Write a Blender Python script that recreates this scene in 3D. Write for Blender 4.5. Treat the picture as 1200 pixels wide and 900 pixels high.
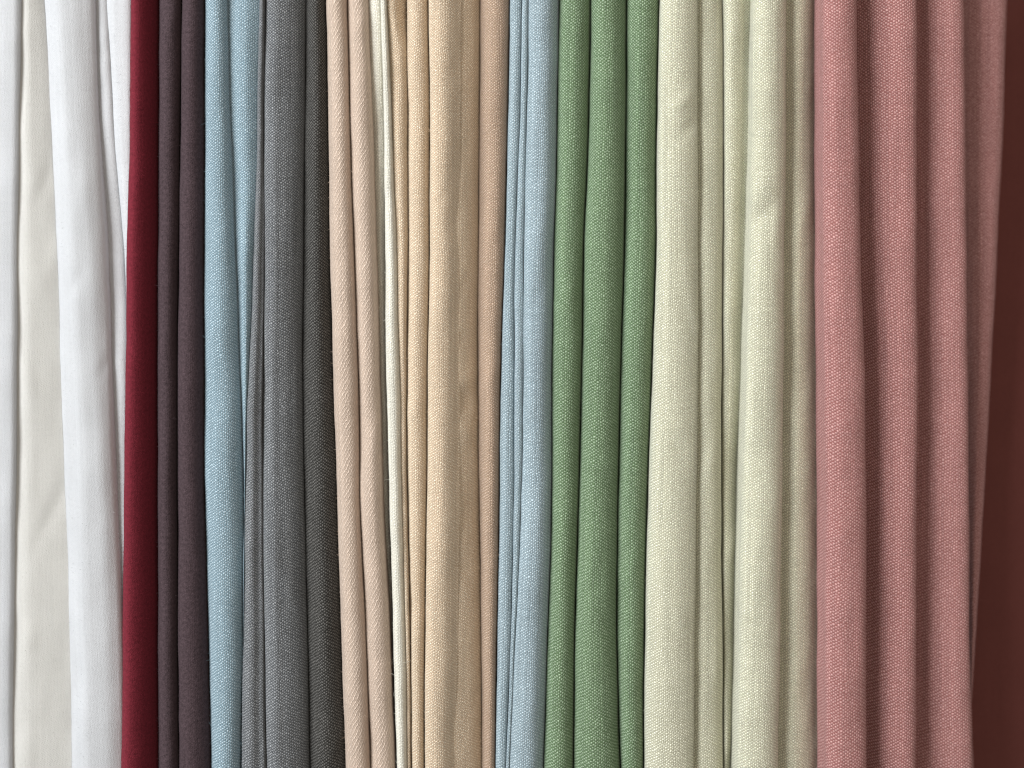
import bpy, math, random
import numpy as np
from mathutils import Vector

# ------------------------------------------------------------------ scene, camera, light
for o in list(bpy.data.objects):
    bpy.data.objects.remove(o)
scene = bpy.context.scene
COL = scene.collection
MM = 0.001
DIST = 500.0                      # camera to the front of the cloth, mm
PXMM = 1.0 / 3.0                  # one photograph pixel on the cloth plane, mm

cam_d = bpy.data.cameras.new('camera')
cam = bpy.data.objects.new('camera', cam_d)
COL.objects.link(cam)
CAM_Z = 105.0                     # the camera is held high, opposite the upper part of the cloth
cam.location = (0, -DIST * MM, CAM_Z * MM)
cam.rotation_euler = (math.radians(90), 0, 0)
cam_d.sensor_width = 36.0
cam_d.lens = 36.0 * DIST / 400.0
cam_d.shift_y = -CAM_Z / 400.0
cam_d.clip_start = 0.01
cam_d.clip_end = 20.0
cam_d.dof.use_dof = True
cam_d.dof.focus_distance = DIST * MM
cam_d.dof.aperture_fstop = 2.8
scene.camera = cam

world = bpy.data.worlds.new('World')
scene.world = world
world.use_nodes = True
bgn = world.node_tree.nodes['Background']
bgn.inputs[0].default_value = (1.0, 0.99, 0.97, 1)
bgn.inputs[1].default_value = 0.19


def area(name, loc, target, size, power, color):
    ld = bpy.data.lights.new(name, 'AREA')
    ld.shape = 'RECTANGLE'
    ld.size, ld.size_y = size
    ld.energy = power
    ld.color = color
    o = bpy.data.objects.new(name, ld)
    COL.objects.link(o)
    o.location = loc
    o.rotation_euler = (Vector(target) - Vector(loc)).to_track_quat('-Z', 'Y').to_euler()
    return o


area('window_light', (-1.35, -1.30, 1.05), (0.0, 0, 0.0), (1.1, 1.0), 68.0, (0.965, 0.985, 1.0))
area('room_light', (0.45, -1.50, 0.80), (0.05, 0, 0), (0.6, 0.6), 9.0, (1.0, 0.87, 0.72))

scene.cycles.filter_width = 1.3
vs = scene.view_settings
vs.view_transform = 'Standard'
vs.look = 'None'
vs.exposure = 0.2
vs.gamma = 1.0
vs.use_curve_mapping = False

# ------------------------------------------------------------------ materials


def lin(c):
    return tuple((v / 255 / 12.92) if v / 255 <= 0.04045 else ((v / 255 + 0.055) / 1.055) ** 2.4 for v in c)


class NT:
    def __init__(self, mat):
        mat.use_nodes = True
        self.t = mat.node_tree
        self.bsdf = self.t.nodes['Principled BSDF']

    def new(self, kind, **kw):
        n = self.t.nodes.new(kind)
        for k, v in kw.items():
            setattr(n, k, v)
        return n

    def put(self, sock, v):
        if isinstance(v, bpy.types.NodeSocket):
            self.t.links.new(v, sock)
        else:
            sock.default_value = v

    def m(self, op, a, b=0.0, c=0.0, clamp=False):
        n = self.new('ShaderNodeMath', operation=op, use_clamp=clamp)
        self.put(n.inputs[0], a)
        self.put(n.inputs[1], b)
        self.put(n.inputs[2], c)
        return n.outputs[0]

    def mixc(self, f, a, b, blend='MIX'):
        n = self.new('ShaderNodeMix', data_type='RGBA', blend_type=blend)
        self.put(n.inputs['Factor'], f)
        self.put(n.inputs[6], a)
        self.put(n.inputs[7], b)
        return n.outputs[2]

    def noise(self, vec, scale, detail=2.0, rough=0.5):
        n = self.new('ShaderNodeTexNoise')
        self.put(n.inputs['Vector'], vec)
        n.inputs['Scale'].default_value = scale
        n.inputs['Detail'].default_value = detail
        n.inputs['Roughness'].default_value = rough
        return n.outputs['Fac']

    def ramp(self, v, a, b, lo=0.0, hi=1.0, smooth=True):
        n = self.new('ShaderNodeMapRange')
        if smooth:
            n.interpolation_type = 'SMOOTHSTEP'
        self.put(n.inputs[0], v)
        for i, x in enumerate((a, b, lo, hi)):
            n.inputs[1 + i].default_value = x
        return n.outputs[0]


def fabric(name, warp, weft, pu=0.94, pv=0.63, weave=1.0, height=0.30, mottle=0.0, twill=False, fuzz=0.05, sheen=0.25, sheen_tint=None, slub=0.10):
    """Plain-weave cloth: UV is in millimetres along the cloth (u across, v down)."""
    mat = bpy.data.materials.new(name)
    N = NT(mat)
    uv = N.new('ShaderNodeUVMap')
    uv.uv_map = 'cloth_mm'
    sep = N.new('ShaderNodeSeparateXYZ')
    N.put(sep.inputs[0], uv.outputs[0])
    u, v = sep.outputs[0], sep.outputs[1]
    vec = uv.outputs[0]
    wob = N.noise(vec, 0.22, 2.0)
    wob2 = N.noise(vec, 0.9, 2.0)
    wob3 = N.noise(vec, 0.55, 3.0, 0.65)
    uo = N.m('ADD', u, N.m('MULTIPLY', N.m('SUBTRACT', wob, 0.5), 1.6))
    uo = N.m('ADD', uo, N.m('MULTIPLY', N.m('SUBTRACT', wob3, 0.5), 0.7))
    vo = N.m('ADD', v, N.m('MULTIPLY', N.m('SUBTRACT', wob2, 0.5), 1.1))
    U = N.m('DIVIDE', uo, pu)
    V = N.m('DIVIDE', vo, pv)
    su = N.m('SINE', N.m('MULTIPLY', U, math.pi))
    sv = N.m('SINE', N.m('MULTIPLY', V, math.pi))
    p = N.m('MULTIPLY', su, sv)
    if twill:      # the floats step sideways row by row: fine slanting ribs
        p = N.m('MULTIPLY', N.m('SINE', N.m('MULTIPLY', N.m('SUBTRACT', U, N.m('MULTIPLY', V, 0.5)), math.pi)), 0.8)
    asu = N.m('ABSOLUTE', su)
    # warp floats read as upright grains, split by the lines between neighbouring warp threads
    over = N.m('MULTIPLY', N.ramp(p, -0.28, 0.30), N.ramp(asu, 0.10, 0.85, 0.12, 1.0))
    hgt = N.m('MULTIPLY', N.m('MAXIMUM', N.m('ADD', p, 0.15), N.m('MULTIPLY', p, -0.45)), N.ramp(asu, 0.0, 0.8, 0.35, 1.0))
    # yarn to yarn differences: every warp and weft thread has its own thickness and tone
    cu = N.new('ShaderNodeCombineXYZ')
    N.put(cu.inputs[0], N.m('FLOOR', U))
    N.put(cu.inputs[1], N.m('MULTIPLY', v, 0.02))
    cv = N.new('ShaderNodeCombineXYZ')
    N.put(cv.inputs[1], N.m('FLOOR', V))
    N.put(cv.inputs[0], N.m('MULTIPLY', u, 0.03))
    nu = N.noise(cu.outputs[0], 0.77, 0.0)
    nv = N.noise(cv.outputs[0], 0.77, 0.0)
    tone = N.m('ADD', N.m('MULTIPLY', N.m('SUBTRACT', nu, 0.5), slub * 2), N.m('MULTIPLY', N.m('SUBTRACT', nv, 0.5), slub * 0.9))
    fib = N.noise(vec, 2.4, 2.0, 0.7)
    tone = N.m('ADD', tone, N.m('MULTIPLY', N.m('SUBTRACT', fib, 0.5), fuzz * 5))
    patch = N.noise(vec, 0.05, 3.0, 0.6)
    tone = N.m('ADD', tone, N.m('MULTIPLY', N.m('SUBTRACT', patch, 0.5), 0.16))
    if mottle:
        mo = N.noise(vec, 0.8, 4.0, 0.75)
        tone = N.m('ADD', tone, N.m('MULTIPLY', N.m('SUBTRACT', mo, 0.5), mottle * 3))
    gain = N.m('ADD', tone, 1.0)
    fac = N.m('ADD', N.m('MULTIPLY', N.m('SUBTRACT', over, 0.5), weave), 0.5, clamp=True)
    col = N.mixc(fac, (*weft, 1), (*warp, 1))
    gcol = N.new('ShaderNodeCombineXYZ')
    for i in range(3):
        N.put(gcol.inputs[i], gain)
    col = N.mixc(1.0, col, gcol.outputs[0], 'MULTIPLY')
    N.put(N.bsdf.inputs['Base Color'], col)
    N.bsdf.inputs['Roughness'].default_value = 0.92
    N.bsdf.inputs['Specular IOR Level'].default_value = 0.12
    N.bsdf.inputs['Sheen Weight'].default_value = sheen
    N.bsdf.inputs['Sheen Roughness'].default_value = 0.45
    st = sheen_tint or tuple(min(1.0, c * 1.3 + 0.05) for c in warp)
    N.bsdf.inputs['Sheen Tint'].default_value = (*st, 1)
    relief = N.m('ADD', N.m('MULTIPLY', hgt, weave), N.m('MULTIPLY', fib, 0.9))
    b = N.new('ShaderNodeBump')
    b.inputs['Strength'].default_value = 1.0
    b.inputs['Distance'].default_value = height * MM
    N.put(b.inputs['Height'], relief)
    N.put(N.bsdf.inputs['Normal'], b.outputs[0])
    return mat


def two(c, k, pale=0.45):
    """light warp / darker weft of one melange cloth, averaging to c (sRGB)"""
    a = np.array(lin(c))
    light = a * (1 + k)
    grey = float(light @ np.array([0.3, 0.55, 0.15]))
    light = light * (1 - pale * min(1, k * 2)) + grey * pale * min(1, k * 2)
    return tuple(np.clip(light, 0, 0.9)), tuple(a * (1 - k))


def cloth(name, c, k=0.35, **kw):
    w, f = two(c, k)
    return fabric(name, w, f, **kw)


M = dict(
    white=cloth('white_cloth', (186, 188, 191), 0.02, weave=0.5, pu=0.55, pv=0.45, height=0.12, mottle=0.07, fuzz=0.05, slub=0.06, sheen=0.1),
    ivory=cloth('ivory_cloth', (191, 190, 186), 0.02, weave=0.5, pu=0.55, pv=0.45, height=0.12, mottle=0.07, fuzz=0.05, slub=0.06, sheen=0.1),
    red=cloth('dark_red_brushed_cloth', (109, 34, 46), 0.10, weave=0.3, pu=0.6, pv=0.5, height=0.2, mottle=0.5, fuzz=0.22, slub=0.06, sheen=0.3),
    plum=cloth('plum_brushed_cloth', (69, 56, 60), 0.12, weave=0.3, pu=0.7, pv=0.55, height=0.22, mottle=0.7, fuzz=0.3, slub=0.08, sheen=0.2),
    light_blue=cloth('light_blue_cloth', (148, 177, 191), 0.46, pu=0.82, pv=0.56, slub=0.16),
    grey=cloth('grey_cloth', (128, 132, 136), 0.62, pu=0.80, pv=0.55, slub=0.30),
    charcoal=cloth('charcoal_cloth', (84, 82, 78), 0.74, pu=0.84, pv=0.60, slub=0.16),
    beige=cloth('dusty_beige_cloth', (198, 178, 161), 0.17, pu=0.72, pv=0.62, twill=True, fuzz=0.09, slub=0.14),
    cream=cloth('cream_cloth', (216, 213, 200), 0.14, height=0.2, pu=0.80, pv=0.58, slub=0.24),
    peach=cloth('peach_cloth', (228, 200, 169), 0.34, pu=0.76, pv=0.54, slub=0.16, fuzz=0.07),
    taupe=cloth('taupe_cloth', (187, 159, 134), 0.36, pu=0.76, pv=0.54, slub=0.16, fuzz=0.07),
    blue_grey=cloth('powder_blue_cloth', (162, 184, 194), 0.40, pu=0.82, pv=0.56, slub=0.26, fuzz=0.07),
    green=cloth('green_cloth', (126, 156, 113), 0.54, pu=0.86, pv=0.60, slub=0.22, fuzz=0.08),
    sage=cloth('pale_sage_cloth', (216, 214, 186), 0.36, pu=0.80, pv=0.55, slub=0.20, fuzz=0.06),
    rose=cloth('dusty_rose_cloth', (192, 128, 123), 0.48, pu=0.92, pv=0.62, slub=0.16, fuzz=0.08),
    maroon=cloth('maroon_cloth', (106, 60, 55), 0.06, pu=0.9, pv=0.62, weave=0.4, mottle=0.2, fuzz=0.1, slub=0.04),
)

# ------------------------------------------------------------------ cloth geometry
YS = np.array([0, 150, 300, 450, 600, 750, 900], float)
Z_TOP, Z_BOT = 205.0, -205.0      # mm, well past both picture edges
ROWS = 274
Z = np.linspace(Z_TOP, Z_BOT, ROWS)


def cubic(xs, ys, x):
    """Catmull-Rom through (xs, ys), straight beyond the ends"""
    xs = np.asarray(xs, float)
    ys = np.asarray(ys, float)
    m = np.gradient(ys, xs)
    x = np.asarray(x, float)
    xc = np.clip(x, xs[0], xs[-1])
    i = np.clip(np.searchsorted(xs, xc) - 1, 0, len(xs) - 2)
    h = xs[i + 1] - xs[i]
    t = (xc - xs[i]) / h
    r = ((2 * t**3 - 3 * t**2 + 1) * ys[i] + (t**3 - 2 * t**2 + t) * h * m[i]
         + (-2 * t**3 + 3 * t**2) * ys[i + 1] + (t**3 - t**2) * h * m[i + 1])
    return r + np.where(x < xs[0], (x - xs[0]) * m[0] * 0.5, 0) + np.where(x > xs[-1], (x - xs[-1]) * m[-1] * 0.5, 0)


def wave(z, seed, period, octaves=3):
    """smooth random curve along the cloth, about -1..1"""
    r = np.random.RandomState(seed)
    out = np.zeros_like(z)
    a = 1.0
    for k in range(octaves):
        out += a * np.sin(2 * math.pi * z / (period * r.uniform(0.8, 1.25)) + r.uniform(0, 6.28))
        period *= 0.47
        a *= 0.5
    return out / 1.75


def field(S, Zg, seed, ps, pz, octaves=4):
    """smooth random relief over the cloth (S across in mm, Zg along in mm)"""
    r = np.random.RandomState(seed)
    out = np.zeros_like(S)
    for k in range(octaves):
        for j in range(3):
            fs = r.uniform(-1, 1) / ps * (1.6 ** k)
            fz = r.uniform(0.4, 1.2) / pz * (1.6 ** k)
            out += np.sin(2 * math.pi * (S * fs + Zg * fz) + r.uniform(0, 6.28)) * 0.6 ** k
    return out / 3.2


def tr(*v):
    return np.array(v, float)


# where one pleat ends and the next begins, traced down the cloth (photograph pixels at YS)
B = dict(
    x0=tr(-60, -60, -60, -60, -60, -60, -60),
    w1=tr(24, 22, 20, 19, 17, 15, 14),
    w3=tr(52, 60, 67, 71, 77, 81.5, 84),
    w3b=tr(66, 75, 83, 90, 94, 97, 99),
    w3c=tr(88, 97, 107, 113, 121, 125, 128),
    w3b2=tr(70, 79, 87, 94, 98, 101, 103),
    w3c2=tr(90, 99, 109, 115, 123, 127, 130),
    w4=tr(110, 115, 124, 130, 136.5, 143.5, 147),
    w5=tr(127, 135, 147, 151, 152, 153, 153),
    red=tr(153.5, 152, 148.5, 147, 145, 144, 142.5),
    plum=tr(187, 186.5, 185.5, 185, 185.5, 185.5, 186),
    plum2=tr(213, 211.5, 209.5, 208, 208, 208.5, 210),
    lb=tr(240, 240, 239.5, 239.5, 240.5, 244.5, 247.5),
    lb2=tr(268, 272.5, 277.5, 283, 286.5, 285.5, 283),
    g1=tr(304, 301.5, 297.5, 291.5, 286.5, 285, 283),
    g2=tr(311, 309, 310, 308, 308.5, 310, 312),
    ch=tr(358, 356.5, 355, 354, 356.5, 359.5, 362),
    be=tr(382.5, 385, 387, 391, 395.5, 400, 405),
    be2=tr(407, 410.5, 415, 420, 422.5, 429, 434),
    cr=tr(432, 437, 441, 445, 449, 457, 463),
    cr2=tr(446, 450, 451.5, 453, 457, 461, 465),
    pe=tr(453, 459, 464.5, 468, 470.5, 475, 477),
    pe2=tr(477, 478, 478.5, 477, 478, 481, 482),
    pe3=tr(502.5, 504, 503.5, 501.5, 500.5, 498.5, 498),
    pe4=tr(538, 537, 536, 536, 536, 534, 531),
    ta=tr(563, 562, 560.5, 560.5, 562, 564, 565),
    bg=tr(598, 595.5, 592, 587, 585.5, 583, 581),
    bg2=tr(612, 609, 603.5, 603, 602, 598.5, 593),
    bg3=tr(619, 617, 614, 613, 610.5, 604, 597),
    gr=tr(655, 652.5, 649, 646.5, 646.5, 641.5, 637),
    gr2=tr(692, 690, 684, 681.5, 678, 674, 672),
    gr3=tr(734, 733, 731, 727, 724, 722.5, 727),
    sa=tr(773, 770, 769, 764, 759, 756, 754.5),
    sa2=tr(817.5, 817.5, 818, 818, 816, 814, 813),
    sa3=tr(847, 848, 847, 845.5, 845, 846.5, 847),
    sa4=tr(881, 879, 876, 872, 867.5, 864.5, 861),
    sa5=tr(921, 921, 919, 918, 916, 914.5, 911.5),
    ro=tr(958, 958, 958.5, 959.5, 961, 961, 961.5),
    ro2=tr(1003.5, 1006, 1008.5, 1013.5, 1015, 1015, 1015),
    ro3=tr(1074, 1074, 1074, 1075.5, 1074, 1073.5, 1073),
    ro4=tr(1129, 1131, 1132.5, 1134, 1135.5, 1136, 1139),
    ro5=tr(1179.5, 1175, 1168, 1160.5, 1152, 1143, 1133),
)


def px_to_x(px, d):
    return (px - 600.0) * PXMM * (DIST - d) / DIST


def smooth_profile(P, n):
    """P (k,2) knots of one cross-section -> n points evenly spaced along a Catmull-Rom curve"""
    k = len(P)
    E = np.vstack([2 * P[0] - P[1], P, 2 * P[-1] - P[-2]])
    out = []
    for i in range(k - 1):
        p0, p1, p2, p3 = E[i:i + 4]
        d1 = np.linalg.norm(p2 - p1) + 1e-9
        m1 = (p2 - p0) / (np.linalg.norm(p2 - p1) + np.linalg.norm(p1 - p0) + 1e-9) * d1
        m2 = (p3 - p1) / (np.linalg.norm(p3 - p2) + np.linalg.norm(p2 - p1) + 1e-9) * d1
        t = np.linspace(0, 1, 14, endpoint=(i == k - 2))[:, None]
        out.append((2 * t**3 - 3 * t**2 + 1) * p1 + (t**3 - 2 * t**2 + t) * m1 + (-2 * t**3 + 3 * t**2) * p2 + (t**3 - t**2) * m2)
    Q = np.vstack(out)
    L = np.concatenate([[0], np.cumsum(np.linalg.norm(np.diff(Q, axis=0), axis=1))])
    s = np.linspace(0, L[-1], n)
    return np.stack([np.interp(s, L, Q[:, 0]), np.interp(s, L, Q[:, 1])], 1), L[-1]


def round_knots(depth, peak=0.5, flat=1.0):
    """half-tube across s = 0..1; d relative to the pleat's front"""
    out = []
    for a in np.linspace(0, math.pi, 9):
        s = 0.5 - 0.5 * math.cos(a)
        s = s ** (math.log(peak) / math.log(0.5)) if 0 < s < 1 else s
        out.append((s, -depth + depth * math.sin(a) ** flat))
    return out


# ways a pleat can lie; numbers are (share of the visible width, mm behind the front)
def leaning_right(h, r=2.0):
    """rises from deep behind its neighbour on one side to a rolled edge on the other"""
    return [(-0.10, -h * 1.05), (0.02, -h * 0.95), (0.18, -h * 0.74), (0.38, -h * 0.47), (0.6, -h * 0.22), (0.8, -h * 0.05), (0.95, 0), (1.0, -r)]


def leaning_left(h, r=2.0):
    return [(1 - s, d) for s, d in reversed(leaning_right(h, r))]


SEED = [11]


def pleat(parent, mat, L, R, front, knots, back=-26.0, tails=(True, True), cols=44, sway=1.0, rumple=0.32, crumple=1.0, dents=(), label=None, bow=1.0, lint=1.0):
    """One pleat of a hanging cloth: a real folded sheet, swept down the cloth."""
    SEED[0] += 1
    sd = SEED[0]
    L = B[L] if isinstance(L, str) else L
    R = B[R] if isinstance(R, str) else R
    f0 = np.mean(front)
    py = 450.0 - (CAM_Z + (Z - CAM_Z) * DIST / (DIST - f0)) / PXMM
    jl = wave(Z, sd * 3 + 1, 60) * 0.4
    jr = wave(Z, sd * 3 + 2, 60) * 0.4
    lx = cubic(YS, L, py) + jl
    rx = cubic(YS, R, py) + jr
    fr = (front if np.isscalar(front) else cubic(YS, front, py)) + wave(Z, sd * 3, 190, 2) * sway * 0.7
    verts = np.zeros((ROWS, cols, 3))
    uvs = np.zeros((ROWS, cols, 2))
    ktr = []
    for s, d in knots:
        if isinstance(s, str):
            ktr.append((cubic(YS, B[s], py), d))
        else:
            ktr.append((lx + (rx - lx) * s, d))
    prof = np.zeros((ROWS, cols, 2))
    arc = np.zeros(ROWS)
    for i in range(ROWS):
        P = []
        for kx, d in ktr:
            dd = fr[i] + d
            P.append((px_to_x(kx[i], dd), dd))
        P = np.array(P)
        if tails[0]:
            P = np.vstack([[(px_to_x(lx[i], back), back)], [(P[0, 0] + 0.25, (P[0, 1] * 0.5 + back * 0.5))], P])
        if tails[1]:
            P = np.vstack([P, [(P[-1, 0] - 0.25, (P[-1, 1] * 0.5 + back * 0.5))], [(px_to_x(rx[i], back), back)]])
        prof[i], arc[i] = smooth_profile(P, cols)
    S = (np.linspace(0, 1, cols)[None, :] - 0.5) * arc[:, None]
    Zg = np.repeat(Z[:, None], cols, 1)
    prof[:, :, 1] += field(S, Zg, sd, 26, 60) * rumple
    # soft dents and ridges: (px, py, radius across, radius along, tilt px/px, depth mm)
    X = prof[:, :, 0] / PXMM + 600
    PY = 450 - Zg / PXMM
    rr = np.random.RandomState(sd + 500)
    auto = []
    for k in range(int(9 * crumple)):
        cy = rr.uniform(-60, 960)
        cx = np.interp(cy, YS, L) + (np.interp(cy, YS, R) - np.interp(cy, YS, L)) * rr.uniform(0.05, 0.95)
        auto.append((cx, cy, rr.uniform(5, 11), rr.uniform(12, 45), rr.uniform(-0.5, 0.5), rr.choice([-1, 1]) * rr.uniform(0.2, 0.6)))
    for (cx, cy, ra, rl, tilt, dep) in list(dents) + auto:
        dx = X - cx - (PY - cy) * tilt
        prof[:, :, 1] += dep * np.exp(-(dx / ra) ** 2 - ((PY - cy) / rl) ** 2)
    verts[:, :, 0] = prof[:, :, 0]
    verts[:, :, 1] = -prof[:, :, 1]
    # perspective-true height: rows stay level
    verts[:, :, 2] = Zg
    # the weft sags a little round each pleat lower down
    k = np.interp(Z, [-205, -100, 0, 80, 117, 205], [-0.05, -0.10, -0.24, -0.10, 0.0, 0.15]) * bow
    dref = prof[:, :, 1] - np.max(prof[:, :, 1], axis=1, keepdims=True)
    uvs[:, :, 0] = S + sd * 37.0
    uvs[:, :, 1] = Zg - k[:, None] * dref + sd * 13.0
    me = bpy.data.meshes.new('pleat')
    nv = ROWS * cols
    a = (np.arange(ROWS - 1)[:, None] * cols + np.arange(cols - 1)[None, :]).ravel()
    faces = np.stack([a, a + cols, a + cols + 1, a + 1], 1).astype(np.int32)
    me.vertices.add(nv)
    me.vertices.foreach_set('co', (verts.reshape(-1) * MM).astype(np.float32))
    nf = len(faces)
    me.loops.add(nf * 4)
    me.loops.foreach_set('vertex_index', faces.reshape(-1))
    me.polygons.add(nf)
    me.polygons.foreach_set('loop_start', np.arange(0, nf * 4, 4, dtype=np.int32))
    me.polygons.foreach_set('loop_total', np.full(nf, 4, dtype=np.int32))
    me.polygons.foreach_set('use_smooth', np.ones(nf, dtype=bool))
    uvl = me.uv_layers.new(name='cloth_mm')
    uvl.data.foreach_set('uv', uvs.reshape(-1, 2)[faces.reshape(-1)].astype(np.float32).reshape(-1))
    me.update(calc_edges=True)
    me.validate()
    me.materials.append(mat)
    o = bpy.data.objects.new('pleat', me)
    COL.objects.link(o)
    o.parent = parent
    if label:
        o['label'] = label
    if lint:
        LINT.setdefault(parent, (mat, []))[1].append((verts, lint, sd))
    return o


LINT = {}


def grow_lint():
    """short loose fibres standing off each cloth: one part per curtain"""
    for parent, (mat, jobs) in LINT.items():
        V, F, UV = [], [], []
        for verts, amount, sd in jobs:
            r = np.random.RandomState(sd)
            n = int(verts.shape[1] * 80 * amount)
            ii = r.randint(1, ROWS - 2, n)
            jj = r.randint(4, verts.shape[1] - 5, n)
            fa, fb = r.rand(n, 1), r.rand(n, 1)
            p = verts[ii, jj]
            e1 = verts[ii, jj + 1] - p
            e2 = verts[ii + 1, jj] - p
            nrm = np.cross(e1, e2)
            nrm *= np.sign(-nrm[:, 1:2] + 1e-9) / (np.linalg.norm(nrm, axis=1, keepdims=True) + 1e-9)
            p = p + fa * e1 + fb * e2
            g = r.randn(n, 3)
            d = nrm * 0.9 + g * 0.7
            d /= np.linalg.norm(d, axis=1, keepdims=True)
            ln = r.uniform(0.35, 1.0, (n, 1)) * np.where(r.rand(n, 1) < 0.04, 2.6, 1.0)
            bend = r.randn(n, 3) * 0.35 * ln
            w = np.cross(d, r.randn(n, 3))
            w *= 0.034 / (np.linalg.norm(w, axis=1, keepdims=True) + 1e-9)
            a0 = p - nrm * 0.05
            a1 = p + d * ln * 0.55 + bend * 0.3
            a2 = p + d * ln + bend
            V.append(np.stack([a0 - w, a0 + w, a1 + w, a1 - w, a2], 1).reshape(-1, 3))
        V = np.vstack(V) * MM
        n = len(V) // 5
        faces = []
        for k in range(n):
            b = k * 5
            faces.append((b, b + 1, b + 2, b + 3))
            faces.append((b + 3, b + 2, b + 4))
        me = bpy.data.meshes.new('lint')
        me.from_pydata(V.tolist(), [], faces)
        me.materials.append(mat)
        o = bpy.data.objects.new('lint', me)
        COL.objects.link(o)
        o.parent = parent
        o['kind'] = 'stuff'


GROUP = 'curtain panels hanging side by side'


def curtain(label, name='curtain_panel'):
    e = bpy.data.objects.new(name, None)
    COL.objects.link(e)
    e.empty_display_size = 0.02
    e['label'] = label
    e['category'] = 'curtain'
    e['group'] = GROUP
    return e


RK = round_knots

# ------------------------------------------------------------------ the curtains
c = curtain('smooth white curtain on the far side of the ivory panel from the dark red one')
pleat(c, M['white'], 'x0', 'w1', 1.0, [(0, -2), (0.25, 0), (0.5, -0.4), (0.72, 0.6), (0.85, 0.6), (0.98, 0.2), (1, -0.8)], rumple=0.3)

c = curtain('pale ivory curtain between two white curtains')
pleat(c, M['ivory'], 'w1', 'w3', 0.4, [(-0.25, -2.5), (0.0, -1.4), (0.22, -0.1), (0.27, 0.0), (0.33, -0.2), (0.7, -1.8), (0.95, -3.2), (1.15, -5.0)], rumple=0.3)

c = curtain('white curtain with slanting folds against the dark red panel')
pleat(c, M['white'], 'w3', 'w4', 3.0, [(0, -5.0), (0.06, -3.2), ('w3b', -0.6), ('w3b2', -0.3), ('w3c', -1.4), ('w3c2', -1.7), (0.97, -4.2), (1.0, -5.0)], rumple=0.2,
      dents=[(92, 800, 8, 45, 0.0, -0.9), (96, 840, 6, 25, 0.1, 0.7)])
pleat(c, M['white'], 'w4', 'w5', -4.0, [(-0.3, -4.0), (0.1, -1.2), (0.5, 0), (0.9, -0.6), (1.0, -2.0)], rumple=0.15)
pleat(c, M['white'], 'w5', tr(159, 158, 160, 160, 160, 160, 160), -2.5, [(-0.1, -3.0), (0.1, -0.6), (0.3, 0), (0.8, 0), (1, -3)], rumple=0.1)

c = curtain('dark red brushed curtain between white and plum curtains')
pleat(c, M['red'], 'red', 'plum', 4.0, [(0, -4.0), (0.03, -1.4), (0.12, 0.0), (0.3, -0.8), (0.55, -3.4), (0.8, -8), (1.02, -14)], rumple=0.15)

c = curtain('dark plum brushed curtain with two slim pleats')
pleat(c, M['plum'], 'plum', 'plum2', 1.5, RK(7.5, 0.36))
pleat(c, M['plum'], 'plum2', 'lb', 2.5, RK(9.0, 0.34))

c = curtain('light blue woven curtain between plum and grey curtains')
pleat(c, M['light_blue'], 'lb', 'lb2', 3.0, RK(9.5, 0.43))
pleat(c, M['light_blue'], 'lb2', 'g1', 0.0, [(-0.3, -7), (0, -2.5), (0.3, -0.3), (0.6, 0), (1.0, -2.5), (1.5, -7)], tails=(False, False))

c = curtain('mid grey woven curtain with a narrow side fold')
pleat(c, M['grey'], 'g1', 'g2', 2.2, [(0, -4.5), (0.06, -2), (0.3, -0.2), (0.5, 0), (0.66, -1.8), (0.74, -1.9), (0.84, -0.9), (0.92, -1.2), (1.0, -4)])
pleat(c, M['grey'], 'g2', 'ch', 3.2, [(0, -4.5), (0.04, -2.2), (0.14, -0.7), (0.29, 0.15), (0.32, 0.1), (0.345, -0.5), (0.38, -0.75), (0.55, -1.8), (0.8, -4.6), (0.95, -7.5), (1.0, -10)])

c = curtain('charcoal woven curtain beside the dusty beige one')
pleat(c, M['charcoal'], 'ch', 'be', 1.0, [(0, -9), (0.12, -5.0), (0.3, -1.6), (0.45, -0.1), (0.58, -0.3), (0.8, -2.6), (1.0, -6.5)])

c = curtain('dusty beige curtain with two rounded pleats')
pleat(c, M['beige'], 'be', 'be2', 3.5, RK(7.0, 0.46))
pleat(c, M['beige'], 'be2', 'cr', 3.0, RK(7.0, 0.46))

c = curtain('narrow cream white curtain squeezed between beige and peach')
pleat(c, M['cream'], 'cr', 'cr2', tr(-1, -2.5, -6, -8, -8.5, -9, -9), [(-0.3, -5), (0.1, -1.5), (0.5, 0), (1.0, -1.0), (1.3, -4)])
pleat(c, M['cream'], 'cr2', 'pe', 3.0, [(0, -4), (0.05, -1.5), (0.3, 0), (0.7, -0.2), (1.0, -3), (1.2, -6)])

c = curtain('peach woven curtain with four uneven pleats')
pleat(c, M['peach'], 'pe', 'pe2', 1.5, [(0, -4), (0.08, -1.6), (0.3, -0.2), (0.55, -0.2), (0.8, -1.8), (1.0, -5)],
      dents=[(474, 15, 10, 34, 0.0, -4.2), (458, 10, 6, 40, 0.25, 1.0)])
pleat(c, M['peach'], 'pe2', 'pe3', 2.5, RK(7.0, 0.42))
pleat(c, M['peach'], 'pe3', 'pe4', 4.5, [(0, -5), (0.03, -2.2), (0.15, -0.5), (0.4, 0), (0.65, -1.2), (0.88, -3.8), (1.0, -5.6), (1.06, -6.2)], tails=(True, False))
pleat(c, M['peach'], 'pe4', 'ta', -1.5, [(-0.05, -0.2), (0.05, -0.5), (0.2, -1.1), (0.45, -2.9), (0.7, -5.2), (0.9, -8), (1.0, -10)], tails=(False, True),
      dents=[(543, 470, 9, 16, 0.1, -1.1), (552, 445, 10, 14, -0.3, 0.9), (546, 510, 9, 16, 0.3, 0.8), (541, 400, 7, 16, 0.3, -0.8), (552, 560, 7, 20, 0.2, -0.5)])

c = curtain('single brown taupe pleat between peach and powder blue curtains')
pleat(c, M['taupe'], 'ta', 'bg', -2.0, RK(8.5, 0.55))

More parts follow.
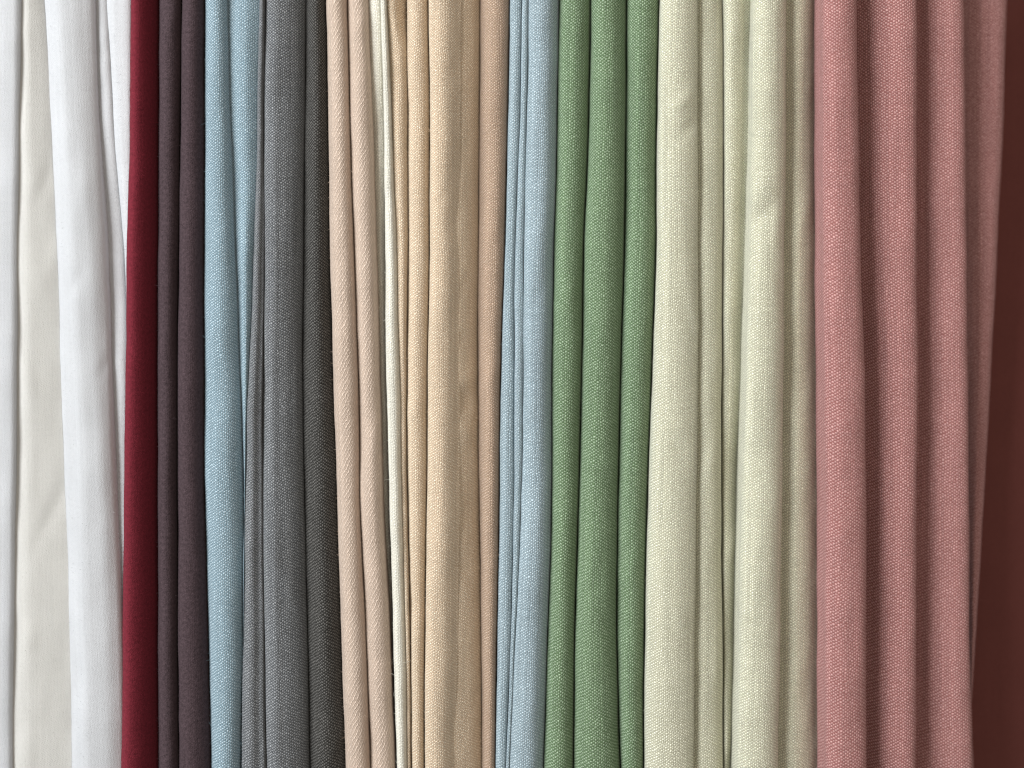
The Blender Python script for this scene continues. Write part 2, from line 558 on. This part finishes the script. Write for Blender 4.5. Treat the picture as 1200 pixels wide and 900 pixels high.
c = curtain('powder blue curtain with fine pinched folds beside the green one')
pleat(c, M['blue_grey'], 'bg', 'bg2', -1.5, [(0, -4), (0.1, -1.2), (0.4, 0), (0.75, -0.2), (0.93, -1.0), (1.0, -2.6)])
pleat(c, M['blue_grey'], 'bg2', 'bg3', -0.3, [(0, -2.6), (0.12, -0.6), (0.4, 0), (0.75, -0.2), (0.93, -0.8), (1.0, -2.4)])
pleat(c, M['blue_grey'], 'bg3', 'gr', 2.2, [(0, -4), (0.05, -2.2), (0.2, -0.6), (0.42, 0), (0.65, -0.8), (0.85, -3.4), (1.0, -8)])

c = curtain('green woven curtain with three rounded pleats')
pleat(c, M['green'], 'gr', 'gr2', 2.0, RK(10.0, 0.46))
pleat(c, M['green'], 'gr2', 'gr3', 3.5, RK(11.0, 0.44), dents=[(728, 860, 8, 40, 0, -2.0)])
pleat(c, M['green'], 'gr3', 'sa', 1.5, RK(10.0, 0.48))

c = curtain('pale sage woven curtain with five pleats between green and dusty rose')
pleat(c, M['sage'], 'sa', 'sa2', 4.5, [(0, -9), (0.03, -4.4), (0.12, -1.6), (0.4, 0), (0.65, -0.6), (0.88, -3.0), (1.0, -6.0)],
      dents=[(800, 118, 9, 14, -0.8, 0.9), (806, 150, 9, 16, -0.8, -0.9), (780, 330, 12, 30, 0.4, 0.4)])
pleat(c, M['sage'], 'sa2', 'sa3', -3.0, [(-0.15, -3.5), (0.05, -1.4), (0.3, 0), (0.6, -1.0), (0.85, -3.4), (1.0, -7.5)])
pleat(c, M['sage'], 'sa3', 'sa4', tr(-4, -5, -7, -9, -10, -11, -11), [(0, -5), (0.06, -2.0), (0.2, -0.2), (0.45, -0.8), (0.7, -3.0), (0.84, -4.6), (0.92, -4.4), (1.05, -8)])
pleat(c, M['sage'], 'sa4', 'sa5', 4.0, [(0, -9), (0.04, -4.2), (0.15, -1.4), (0.42, 0), (0.7, -0.8), (0.9, -3.2), (1.0, -6.5)],
      dents=[(893, 250, 10, 18, -0.7, -1.0), (884, 225, 10, 16, -0.7, 0.8), (905, 130, 10, 18, 0.3, -0.4)])
pleat(c, M['sage'], 'sa5', 'ro', -7.5, [(-0.1, -4), (0.05, -2.4), (0.25, -0.6), (0.42, 0), (0.7, -2.6), (0.88, -6), (1.0, -9)])

c = curtain('dusty rose woven curtain with overlapping pleats in front of the maroon one')
pleat(c, M['rose'], B['ro'] + 4.5, 'ro2', 10.0, [(0, -10), (0.02, -5.0), (0.1, -2.2), (0.4, 0), (0.66, -0.2), (0.88, -1.6), (0.97, -3.4), (1.0, -6)], sway=0.4)
pleat(c, M['rose'], 'ro2', 'ro3', -2.0, [(-0.10, -11), (0.0, -9.5), (0.12, -7.2), (0.28, -4.4), (0.45, -2.0), (0.62, -0.5), (0.78, 0), (0.90, -0.5), (0.97, -1.5), (1.0, -3.4)], sway=0.4)
pleat(c, M['rose'], 'ro3', 'ro4', -13.0, [(-0.10, -9), (0.0, -7.8), (0.12, -6.0), (0.28, -3.6), (0.45, -1.6), (0.62, -0.4), (0.78, 0), (0.90, -0.5), (0.97, -1.5), (1.0, -3.4)], sway=0.4)
pleat(c, M['rose'], 'ro4', 'ro5', -32.0, [(-0.2, -6), (0.1, -2.5), (0.5, 0), (0.85, -0.5), (1.0, -4)], back=-45)

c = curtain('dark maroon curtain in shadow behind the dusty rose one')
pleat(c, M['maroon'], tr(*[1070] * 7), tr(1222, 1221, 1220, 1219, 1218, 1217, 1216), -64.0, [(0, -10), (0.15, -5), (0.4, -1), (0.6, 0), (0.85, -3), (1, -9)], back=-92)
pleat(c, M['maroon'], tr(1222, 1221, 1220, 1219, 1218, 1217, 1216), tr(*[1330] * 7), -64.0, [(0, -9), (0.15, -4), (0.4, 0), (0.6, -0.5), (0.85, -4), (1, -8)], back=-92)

grow_lint()
